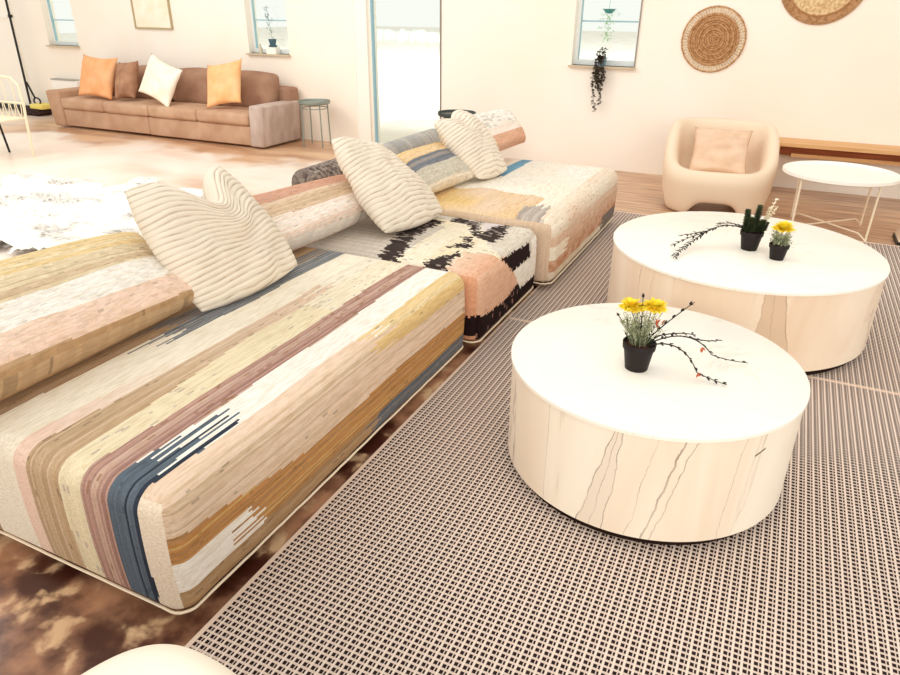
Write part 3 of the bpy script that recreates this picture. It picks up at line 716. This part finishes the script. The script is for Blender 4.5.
# rear table, dark succulent
t = thing('potted_plant', 'black pot of upright dark succulents with a branch trailing left, on the rear table', 'plant', (-.033, 3.585, .428))
pot(t, .053, .094)
sc_mb = MB()
for (x, y, h, lean) in ((-.03, 0, .10, -.2), (.005, .01, .125, .15), (-.01, -.025, .07, 0), (.028, -.01, .06, .5), (.04, .015, .045, .8)):
    p0 = Vector((x, y, .088)); p2 = p0+Vector((lean*h*.4, 0, h)); pts = curve(p0, (p0+p2)/2, p2, 14); sc_mb.tube(pts, .004, 6)
    for i, q in enumerate(pts):
        for k in range(6):
            a = k*PI/3+i*.5; sc_mb.leaf(q, (math.cos(a), math.sin(a), .55), .030*(1-.35*i/14), .016, cup=.4)
sc_mb.obj('succulent_stems', GREEN, t)
wf = MB()
for (dx, h) in ((.075, .165), (.06, .12), (.085, .13)):
    pts = curve((.03, 0, .088), (.04, 0, .13), (dx, .01, .088+h), 12); wf.tube(pts, .0015, 5)
    for i, q in enumerate(pts[3:]):
        for k in range(5): wf.leaf(q, (rnd.uniform(-1, 1), rnd.uniform(-1, 1), rnd.uniform(0, 1)), .017, .009)
wf.obj('white_sprig', WFL, t)
bb = MB()
for pts in (curve((-.03, 0, .095), (-.14, -.03, .15), (-.24, -.12, .06), 16)+curve((-.24, -.12, .06), (-.30, -.20, .02), (-.315, -.345, .012), 12)[1:],
            curve((-.19, -.07, .09), (-.24, -.03, .06), (-.335, -.10, .05), 8), curve((-.20, -.08, .085), (-.28, -.12, .06), (-.355, -.18, .015), 8),
            curve((-.03, 0, .10), (-.10, .02, .13), (-.17, .02, .10), 8)):
    twig(bb, [Vector(q) for q in pts], .0026, lw=(.026, .010), step=1)
bb.obj('branch', BRANCH, t)
# rear table, yellow chrysanthemum
t = thing('potted_plant', 'small black pot with one yellow bloom over pale foliage, on the rear table', 'plant', (.098, 3.485, .428))
pot(t, .044, .075)
fo = MB()
for k in range(150):
    a = rnd.uniform(0, 2*PI); el = rnd.uniform(0, 1.2); rr = rnd.uniform(.03, .052)
    p2 = Vector((rr*math.cos(a)*math.cos(el*.5), rr*math.sin(a)*math.cos(el*.5), .07+rnd.uniform(.0, .075)))
    p0 = Vector((.01*math.cos(a), .01*math.sin(a), .07)); pts = curve(p0, (p0+p2)/2+Vector((0, 0, .01)), p2, 4); fo.tube(pts, .0008, 4)
    for q in pts[1:]: fo.leaf(q, (rnd.uniform(-1, 1), rnd.uniform(-1, 1), rnd.uniform(-.2, 1)), .014, .005)
fo.obj('foliage', PALEG, t)
b2 = MB()
bloom('flower', t, (.0, 0, .150), .056, 36, lift=1.3)

# ------------------------------------------------------------------ fur rug
def fur():
    cx, cyy = -4.9, 3.55
    V = []; Fc = []; cols = []; mb = MB(); n = 110
    def inside(x, y):
        a = math.atan2(y-cyy, x-cx); d = math.hypot((x-cx)/1.25, (y-cyy)/.95)
        return d < 1+.28*(smooth_noise(a*3.2+10, 2)-.5)*2+.14*(smooth_noise(a*11+30, 5)-.5)*2
    g = {}
    st = .03
    for i in range(-60, 61):
        for j in range(-50, 51):
            x, y = cx+i*st, cyy+j*st
            if inside(x, y): g[(i, j)] = None
    for (i, j) in g:
        x, y = cx+i*st, cyy+j*st
        edge = sum((i+a, j+b) in g for a in (-2, 0, 2) for b in (-2, 0, 2))/9
        h = .012+.05*edge*(.3+noise2(x*9, y*14, 3))+.02*noise2(x*25, y*30, 4)
        g[(i, j)] = len(V); V.append((x-cx, y-cyy, h))
    for (i, j) in g:
        q = [(i, j), (i+1, j), (i+1, j+1), (i, j+1)]
        if all(k in g for k in q): Fc.append(tuple(g[k] for k in q))
    cols = []
    W, Gy = lin('#fdf8f0'), lin('#77706c')
    def fc(x, y):
        n = noise2(x*4+y*3, y*9-x*2, 5)*.6+noise2(x*11, y*22, 6)*.4; return mixc(W, Gy, min(.85, (n-.56)*5) if n > .56 else 0)
    for f_ in Fc: p = V[f_[0]]; cols.append(mixc(W, fc(*p[:2]), .35))
    keys = list(range(len(V)))
    for k in range(14000):
        x, y, z = V[rnd.choice(keys)]; x += rnd.uniform(-st, st); y += rnd.uniform(-st, st)
        a = 3.4+3*noise2(x*2, y*2, 8); d = Vector((math.cos(a), math.sin(a), .25+rnd.random()*.4)).normalized(); s = Vector((-d.y, d.x, 0))*.004
        l = rnd.uniform(.03, .07); b0 = Vector((x, y, z-.008)); n0 = len(V)
        V += [tuple(b0-s), tuple(b0+s), tuple(b0+d*l-Vector((0, 0, l*.15)))]; Fc.append((n0, n0+1, n0+2)); cols.append(fc(x, y))
    m = mat('shaggy_fur', '#ffffff', .9, .1, attr=True)
    o = mesh_obj('fur_rug', V, Fc, m, None, cols); o.location = (cx, cyy, 0.0)
    tag(o, 'shaggy white fur rug with grey streaks on the floor behind the low sofa', 'rug')
fur()

# ------------------------------------------------------------------ far sofa
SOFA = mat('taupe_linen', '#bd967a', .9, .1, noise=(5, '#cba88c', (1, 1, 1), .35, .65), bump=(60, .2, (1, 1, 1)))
SOFAD = mat('taupe_linen_shade', '#9a7460', .9, .1, noise=(5, '#a9866e', (1, 1, 1), .35, .65), bump=(60, .2, (1, 1, 1)))  # same linen darkened, shade on the sofa back painted into the colour
ARM = mat('taupe_linen_arm', '#b6a095', .9, .1, noise=(9, '#cbb9ae', (1, 1, .4), .35, .65))  # right arm's linen paled to lilac, light from the door painted in
sx0, sx1, sy0, sy1 = -8.93, -5.38, 6.34, 7.10
t = thing('long_sofa', 'long taupe fabric sofa against the back wall with square arms', 'sofa', ((sx0+sx1)/2, 6.72, 0))
def sp_(mb, name, m): 
    o = mb.obj(name, m); o.parent = t; o.matrix_parent_inverse = Matrix.Translation(-t.location); return o
aw = .20
sp_(MB().rbox(sx0+aw, -7.2, sy0+.03, sy1, .03, .245, .015), 'base', SOFA)
sp_(MB().rbox(-7.195, sx1-aw, sy0+.03, sy1, .025, .245, .015), 'base', SOFA)
sp_(MB().rbox(sx0, sx0+aw, sy0, sy1-.05, .02, .47, .03, taper=lambda c: (c.x-.06*(c.z/.47) if c.x < sx0+aw/2 else c.x, c.y, c.z)), 'arm', SOFA)
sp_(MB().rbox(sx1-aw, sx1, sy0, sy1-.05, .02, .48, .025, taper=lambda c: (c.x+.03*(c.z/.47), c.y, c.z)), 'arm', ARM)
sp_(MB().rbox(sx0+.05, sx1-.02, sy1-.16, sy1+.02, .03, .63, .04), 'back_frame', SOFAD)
w_ = (sx1-sx0-2*aw)/4
for k in range(4):
    x0 = sx0+aw+k*w_
    sp_(MB().rbox(x0+.004, x0+w_-.004, sy0-.0, sy1-.2, .25, .385, .035, 4, puff=.018), 'seat_cushion', SOFA)
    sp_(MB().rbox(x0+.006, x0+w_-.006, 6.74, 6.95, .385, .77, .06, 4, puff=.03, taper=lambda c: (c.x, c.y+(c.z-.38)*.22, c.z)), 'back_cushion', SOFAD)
def fp(label, cx, cz, w, h, tilt, col, T=.16, col2=None, y=6.54, cat='pillow', lean=.10):
    ca, sa = math.cos(tilt), math.sin(tilt)
    def c(u, v):
        x = u*w/2; z = v*h/2; xx = x*ca-z*sa; zz = x*sa+z*ca
        return (cx+xx, y+lean*zz/(h/2), cz+zz)
    m = mat('pillow_cloth', col, .9, .1, noise=(6, col2 or col, (1, 1, 1), .35, .65), bump=(25, .3, (1, 1, 1)))
    o = cushion('throw_pillow', label, 'pillow', c(-1, -1), c(1, -1), c(1, 1), c(-1, 1), T, None, m, 'throw pillows on the long sofa', nu=24, nv=24, a=2.5, pinch=.06, wr=.03)
    return o
# remove attr dependence for these
fp('orange square throw pillow at the left end of the long sofa', -8.16, .655, .64, .50, -.03, '#eba872', col2='#f0b98a')
fp('crumpled brown throw pillow beside the left orange one on the long sofa', -7.64, .64, .34, .44, .1, '#9a7058', .2, '#b88d70')
fp('cream throw pillow leaning in the middle of the long sofa', -7.02, .665, .58, .46, -.30, '#f8edd6', col2='#fdf6e6', y=6.50)
fp('orange throw pillow with raised corner at the right end of the long sofa', -6.04, .675, .52, .48, .18, '#f0b57c', col2='#f5c795')

# ------------------------------------------------------------------ stools by the door
STL = mat('grey_green_metal', '#8b948c', .4, .5, metal=.4)
STD = mat('dark_green_metal', '#3f4a47', .4, .5, metal=.4)
def stool(label, x, y, h, R, m, rz):
    t = thing('side_table', label, 'side table', (x, y, 0), rz, 'round tray side tables near the door')
    MB().lathe([(0, h-.012), (R-.01, h-.012), (R-.004, h+.008), (R, h+.008), (R, h-.018), (R-.012, h-.03), (0, h-.03)], 48).obj('tray_top', m, t)
    for k in range(4):
        a = PI/4+k*PI/2; MB().tube([(R*.86*math.cos(a), R*.86*math.sin(a), h-.02), (R*.92*math.cos(a), R*.92*math.sin(a), 0)], .008, 8).obj('leg', m, t)
    MB().tube([(R*.84*math.cos(2*PI*k/32), R*.84*math.sin(2*PI*k/32), h-.075) for k in range(32)], .005, 6, closed=True).obj('ring', m, t)
stool('grey round tray side table between the long sofa and the glazed door', -5.0, 6.86, .51, .185, STL, .2)
stool('dark green round tray side table partly hidden behind the ribbed pillows', -3.1, 6.72, .52, .20, STD, .5)

# ------------------------------------------------------------------ tub armchair
def tub_chair(label, loc, rz, m, sx=1.0, R=.44, P_=2.7, name='tub_armchair'):
    t = thing(name, label, 'armchair', loc, rz, 'moulded tub armchairs')
    n = 96; V = []; Fc = []
    def sup(a, p=P_):
        c, s = math.cos(a), math.sin(a); return (abs(c)**p+abs(s)**p)**(-1/p)
    rows = []
    for k in range(n):
        a = 2*PI*k/n   # a=-90deg is the front
        fr = .5-.5*math.sin(a)      # 1 at front, 0 at back
        rim = .345+.335*(1-fr)**.75 if True else 0
        q_ = max(0, min(1, (fr-.22)/.70)); rim = .36+.31*(1-q_*q_*(3-2*q_))
        th = .10-.02*math.cos(2*a)
        if fr > .85: th = .12
        S = sup(a); arch = 0
        # legs at the four corners, arches between
        q = abs(math.sin(2*(a)))
        arch = .11*max(0, 1-(q/.85)**6) if q < .85 else 0
        sl = .05*(1-fr)
        prof = [(R*.93*S, arch), (R*.97*S, max(.16, arch+.03)), (R*1.02*S, rim*.72), (R*1.0*S, rim-.05), (R*.985*S-.015, rim-.014), (R*.96*S-.035, rim), (R*S*.96-th*.7, rim-.008), (R*S*.95-th, rim-.04), (R*S*.90-th, max(.31, rim*.62)), (R*S*.86-th, .285), (R*S*.6-th, .275), (0.02, .27)]
        rows.append([(r_*math.cos(a), r_*math.sin(a), z) for r_, z in prof])
    m_ = len(rows[0])
    for row in rows: V += row
    for k in range(n):
        k2 = (k+1) % n
        for i in range(m_-1): Fc.append((k*m_+i, k2*m_+i, k2*m_+i+1, k*m_+i+1))
    Fc.append(tuple(k*m_+m_-1 for k in range(n)))
    # inner underside skin so legs have thickness
    base = len(V)
    for k in range(n):
        x, y, z = rows[k][0]; V.append((x*.88, y*.88, z)); V.append((x*.88, y*.88, .22))
    for k in range(n):
        k2 = (k+1) % n
        Fc.append((k*m_, base+2*k, base+2*k2, k2*m_)); Fc.append((base+2*k, base+2*k+1, base+2*k2+1, base+2*k2))
    Fc.append(tuple(base+2*k+1 for k in range(n))[::-1])
    o = mesh_obj('shell', V, Fc, m, t)
    md = o.modifiers.new('sub', 'SUBSURF'); md.levels = 1; md.render_levels = 2
    return t
TUB = mat('beige_moulded_plastic', '#eed7bd', .55, .3)
TUBW = mat('cream_moulded_plastic', '#f7ecd9', .5, .3)
tub_chair('beige moulded tub armchair holding a square pillow, against the back wall', (-.42, 6.14, 0), .12, TUB)
o = cushion('throw_pillow', 'beige crumpled square pillow standing in the tub armchair', 'pillow', (-.64, 5.97, .30), (-.19, 6.02, .30), (-.21, 6.27, .62), (-.66, 6.22, .62), .14, None,
        mat('beige_pillow_cloth', '#dfbd9f', .9, .1, noise=(7, '#e8cbb0', (1, 1, 2), .35, .65), bump=(18, .5, (1, 1, 2))), nu=30, nv=30, a=2.6, pinch=.04, wr=.03)
tub_chair('cream tub armchair whose rounded back just enters the frame at the bottom', (-.375, .005, .0095), 1.4, TUBW, P_=7)

# ------------------------------------------------------------------ round metal tray table
t = thing('tray_table', 'round white tray table on thin cream metal legs, in front of the wall bench', 'table', (.455, 5.81, 0))
R, h = .392, .43
MB().lathe([(0, h-.008), (R-.012, h-.008), (R-.005, h+.012), (R, h+.012), (R, h-.01), (R-.01, h-.018), (0, h-.018)], 80).obj('tray_top', mat('white_enamel', '#fdf8ee', .35, .4), t)
L_ = .248
for sx_ in (-1, 1):
    for sy_ in (-1, 1):
        MB().tube([(sx_*L_, sy_*L_, 0.0), (sx_*(L_+.003), sy_*L_, h-.012)], .0075, 8).obj('leg', LAM, t)
MB().tube([(L_, -L_, .012), (L_-.05, -L_+.05, .05), (-L_+.05, L_-.05, .05), (-L_, L_, .012)], .006, 8).tube([(L_, L_, .012), (L_-.05, L_-.05, .057), (-L_+.05, -L_+.05, .057), (-L_, -L_, .012)], .006, 8).obj('cross_brace', LAM, t)
for q in (-1, 1): MB().tube([(q*L_, -L_, h-.03), (q*L_, L_, h-.03)], .005, 6).obj('top_rail', LAM, t)

# ------------------------------------------------------------------ wall bench
OAK = mat('honey_oak', '#e2b27c', .5, .3, noise=(3, '#d49f68', (1, 12, 12), .35, .65))
BENCH_GAP = mat('red_brown_wood', '#8f4a24', .6, .3, noise=(3, '#a85c30', (1, 12, 12), .35, .65))
t = thing('wall_bench', 'long honey oak wall bench with a lower rail behind the tray table', 'bench', (1.2, 6.98, .0))
def wp(mb, name, m):
    o = mb.obj(name, m, smooth=False); o.parent = t; o.matrix_parent_inverse = Matrix.Translation(-t.location); return o
wp(MB().box(-.2, 2.6, 6.84, 7.155, .425, .455), 'bench_top', OAK)
wp(MB().box(.02, 2.6, 6.98, 7.00, .33, .425), 'apron', BENCH_GAP)  # shade in the gap under the bench top, painted as a red-brown strip
wp(MB().box(.12, 2.6, 6.94, 6.98, .325, .355), 'lower_rail', OAK)
wp(MB().box(-.02, .02, 6.9, 7.15, .0, .425), 'leg', OAK); wp(MB().box(2.4, 2.44, 6.9, 7.15, .0, .425), 'leg', OAK)

# splayed seat at right edge
t = thing('low_stool', 'beige splayed low stool cut off by the right edge beside the rug', 'stool', (1.28, 5.705, 0))
for s in (-1, 1):
    MB().rbox(-.2 if False else 0, .035, -.14, .14, .03, .40, .008, 2, taper=lambda c, s=s: (s*(.36-.20*(c.z/.4)+c.x*.9*s*s), c.y, c.z)).obj('leg', TUB, t)
    MB().box(s*.36-.02 if s < 0 else .335, s*.36+.02 if s < 0 else .375, -.13, .13, .0, .03).obj('foot', BLACK, t, smooth=False)
MB().rbox(-.2, .2, -.16, .16, .39, .43, .012, 2).obj('seat', TUB, t)

# ------------------------------------------------------------------ left wire chair
CANE = mat('cream_cane', '#efe3c6', .6, .3)
t = thing('cane_chair', 'cream cane chair with looped back rods, cut off by the left edge', 'chair', (-7.76, 5.08, 0))
fr = MB()
xr, yb = .42, -.18
fr.tube([(-.42, yb, .42), (-.43, yb, .70), (-.34, yb, .80), (0, yb, .82), (.32, yb, .80), (.42, yb, .73), (.43, yb, .55), (.41, yb, .40)], .014, 8)
fr.tube([(-.42, yb, .55), (.425, yb, .55)], .010, 8).obj('back_frame', CANE, t)
lp = MB()
for k in range(8):
    x = -.36+k*.1; lp.tube(curve((x-.04, yb, .55), (x-.03, yb, .42), (x, yb, .41), 6)+curve((x, yb, .41), (x+.03, yb, .42), (x+.04, yb, .55), 6)[1:], .005, 6)
for k in range(5):
    x = -.3+k*.15; lp.tube(curve((x, yb, .55), (x+.03, yb, .7), (x-.02, yb, .81), 8), .005, 6)
lp.obj('back_loops', CANE, t)
MB().rbox(-.42, .40, -.62, -.17, .385, .405, .008).obj('seat', CANE, t)
MB().tube([(.41, yb, .40), (.44, -.22, .0)], .015, 8, r1=.011).obj('leg', CANE, t)
MB().tube([(-.41, yb, .40), (-.44, -.22, .0)], .015, 8, r1=.011).obj('leg', CANE, t)
MB().tube([(-.10, -.17, .38), (-.02, -.18, .0)], .012, 8).obj('dark_leg', BLACK, t)
MB().tube([(-.3, -.56, .38), (-.38, -.6, .0)], .012, 8).obj('dark_leg', BLACK, t)
# long handled sweeper
t = thing('floor_mop', 'long black-handled mop with dark head and yellow pad, standing left of the long sofa', 'mop', (-10.28, 6.98, 0))
MB().tube([(0, 0, .08), (.0, .02, 1.7)], .016, 8).obj('handle', BLACK, t)
MB().tube([(.03, -.0, .46), (.17, -.02, .24)], .014, 8).obj('brace', BLACK, t)
MB().tube([(.20+.07*math.cos(a*PI/8), -.02, .20+.05*math.sin(a*PI/8)) for a in range(16)], .012, 6, closed=True).obj('ring', BLACK, t)
MB().rbox(-.14, .30, -.12, .12, .0, .10, .03).obj('mop_head', mat('dark_mop', '#4a3834', .9, .1, noise=(30, '#2a201e', (1, 1, 1), .4, .6)), t)
MB().rbox(.12, .40, -.11, .10, .10, .17, .02).obj('yellow_pad', mat('yellow_pad', '#eedb7a', .7, .2), t)
# white heater behind left sofa arm
t = thing('wall_heater', 'low white box on the wall behind the left arm of the long sofa', 'heater', (-9.55, WY-.06, .2))
MB().rbox(-.27, .27, -.03, .06, 0, .31, .01).obj('body', WHITE, t); MB().box(-.27, .24, -.036, .05, .31, .325).obj('top_edge', mat('grey_grille', '#aaa79f', .5), t, smooth=False)

# ------------------------------------------------------------------ wall decor
t = thing('picture_frame', 'pale picture in a thin gold-grey frame above the long sofa', 'picture', (-7.67, WY, 1.22))
f = MB(); W_, H_ = .33, .62
f.box(-W_, W_, -.025, 0, 0, .02).box(-W_, W_, -.025, 0, H_-.02, H_).box(-W_, -W_+.02, -.025, 0, .02, H_-.02).box(W_-.02, W_, -.025, 0, .02, H_-.02)
f.obj('frame', mat('gold_grey_frame', '#b7a57f', .5, .4), t, smooth=False)
MB().box(-W_+.02, W_-.02, -.012, -.002, .02, H_-.02).obj('print', mat('pale_print', '#f3ead2', .8, .1, noise=(6, '#fbf3e2', (1, 1, 1), .4, .6)), t, smooth=False)
JUTE = mat('woven_jute', '#c99a70', .9, .1, noise=(45, '#a87a50', (1, 1, 1), .4, .62), bump=(80, .8, (1, 1, 1)))
JUTEL = mat('pale_straw', '#e9cda0', .9, .1, noise=(45, '#c9a272', (1, 1, 1), .4, .62))
def ring(mb, R, r, y, n=72, flat=.6):
    vs_ = []; fs_ = []; q = 8
    for k in range(n):
        a = 2*PI*k/n
        for i in range(q):
            b = 2*PI*i/q; rr = R+r*math.cos(b)*(1+.15*math.sin(a*24+i)); vs_.append((rr*math.cos(a), y-r*flat*math.sin(b), rr*math.sin(a)))
    for k in range(n):
        k2 = (k+1) % n
        for i in range(q): i2 = (i+1) % q; fs_.append((k*q+i, k2*q+i, k2*q+i2, k*q+i2))
    mb.add(vs_, fs_)
t = thing('woven_wall_disc', 'smaller round coiled jute disc on the wall beside the window plant', 'wall decoration', (-.725, WY, 1.265), 0, 'round woven wall discs')
mb = MB()
for k in range(11): ring(mb, .006+k*.0205, .0092 if k % 2 else .0112, -.010 if k % 2 else -.016)
mb.obj('coiled_centre', JUTE, t)
sp2 = MB()
for k in range(64):
    a = 2*PI*k/64; c_, s_ = math.cos(a), math.sin(a); sp2.tube([(.222*c_, -.012, .222*s_), (.272*c_, -.012, .272*s_)], .005, 5)
sp2.obj('open_border', JUTEL, t)
mb = MB(); ring(mb, .274, .007, -.012); mb.obj('rim', JUTE, t)
t = thing('woven_wall_disc', 'larger round straw disc on the wall, cut off by the top edge', 'wall decoration', (.09, WY, 1.745), 0, 'round woven wall discs')
mb = MB()
for k in range(180):
    a = 2*PI*k/180; c_, s_ = math.cos(a), math.sin(a); mb.tube([(.05*c_, -.03, .05*s_), (.16*c_, -.026, .16*s_), (.275*c_, -.014, .275*s_)], .006, 4)
mb.obj('straw_centre', JUTEL, t)
mb = MB()
for k in range(220):
    a = 2*PI*k/220; c_, s_ = math.cos(a), math.sin(a); mb.tube([(.265*c_, -.01, .265*s_), (.345*c_, -.008, .345*s_)], .0055, 4)
mb.obj('outer_fringe', JUTE, t)
mb = MB(); ring(mb, .272, .006, -.02); mb.obj('inner_ring', JUTE, t)

# ------------------------------------------------------------------ window plants
IVY = mat('dark_trailing_leaf', '#453a32', .6, .2, noise=(30, '#59503f', (1, 1, 1), .4, .6))
FRESH = mat('fresh_green_leaf', '#9fcf94', .6, .2)
t = thing('trailing_plant', 'dark trailing plant in a glass pot on the third window sill, hanging down the wall', 'plant', (-1.735, WY+.015, 1.0))
MB().lathe([(0, 0), (.035, 0), (.045, .05), (.040, .085), (.034, .085), (.036, .05), (0, .02)], 24).obj('pot', mat('blue_grey_glass', '#6f8794', .2, .5), t)
lv = MB(); st_ = MB()
for k in range(6):
    x = rnd.uniform(-.055, .045); z2 = rnd.uniform(-.36, -.12) if k else -.42
    pts = curve((0, 0, .08), (x*.4, -.08, .13), (x, -.085, .0), 6)+curve((x, -.085, 0), (x*1.3, -.09, z2*.5), (x*.7+.04*(-z2/.42), -.08, z2), 16)[1:]
    st_.tube(pts, .0018, 4)
    for q in pts[2:]:
        for c in range(2): lv.leaf(q, (rnd.uniform(-1, 1), rnd.uniform(-1, .1), rnd.uniform(-1, .3)), rnd.uniform(.026, .038), .030)
for k in range(60): lv.leaf((rnd.uniform(-.05, .04), rnd.uniform(-.04, .03), rnd.uniform(.07, .16)), (rnd.uniform(-1, 1), rnd.uniform(-1, 1), rnd.uniform(-.3, 1)), .03, .02)
st_.obj('stems', BRANCH, t); lv.obj('leaves', IVY, t)
t = thing('hanging_planter', 'small teal hanging planter with light green leaves in the third window', 'plant', (-1.72, WY+.04, 1.36))
MB().lathe([(0, .11), (.03, .11), (.065, .15), (.058, .15), (.026, .12), (0, .12)], 24).tube([(0, 0, .15), (0, 0, .68)], .002, 4).obj('dish', mat('teal_dish', '#4f9a98', .4, .4), t)
lv = MB()
for k in range(70):
    z = rnd.uniform(-.14, .12); lv.leaf((rnd.gauss(0, .03), rnd.uniform(-.03, .02), z), (rnd.uniform(-1, 1), rnd.uniform(-1, .5), rnd.uniform(-1, .2)), .035, .014)
lv.obj('leaves', FRESH, t)
t = thing('potted_plant', 'small dark pot with sparse sprigs on the second window sill', 'plant', (-5.79, WY+.03, 1.056))
MB().box(-.07, .07, -.05, .04, -.076, 0).obj('block', WHITE, t, smooth=False)
MB().lathe([(0, 0), (.045, 0), (.055, .02), (.035, .025), (.05, .09), (.042, .09), (0, .08)], 20).obj('pot', mat('slate_pot', '#4a6672', .5), t)
lv = MB()
for k in range(60):
    z = .09+rnd.random()*.36; lv.leaf((rnd.gauss(0, .022)-.05*(z-.09)/.36, rnd.uniform(-.02, .02), z), (rnd.uniform(-1, 1), rnd.uniform(-1, 1), rnd.uniform(-.3, 1)), .028, .012)
lv.tube([(0, 0, .08), (-.02, 0, .25), (-.05, 0, .46)], .002, 4)
lv.obj('leaves', mat('slate_leaf', '#6f9490', .6), t)
t = thing('bottle', 'small clear bottle at the left of the second window sill', 'bottle', (-5.96, WY+.0, .98))
MB().lathe([(0, 0), (.022, 0), (.024, .06), (.010, .085), (.010, .11), (0, .11)], 20).obj('body', mat('tan_glass', '#c9bfa8', .2, .5), t)
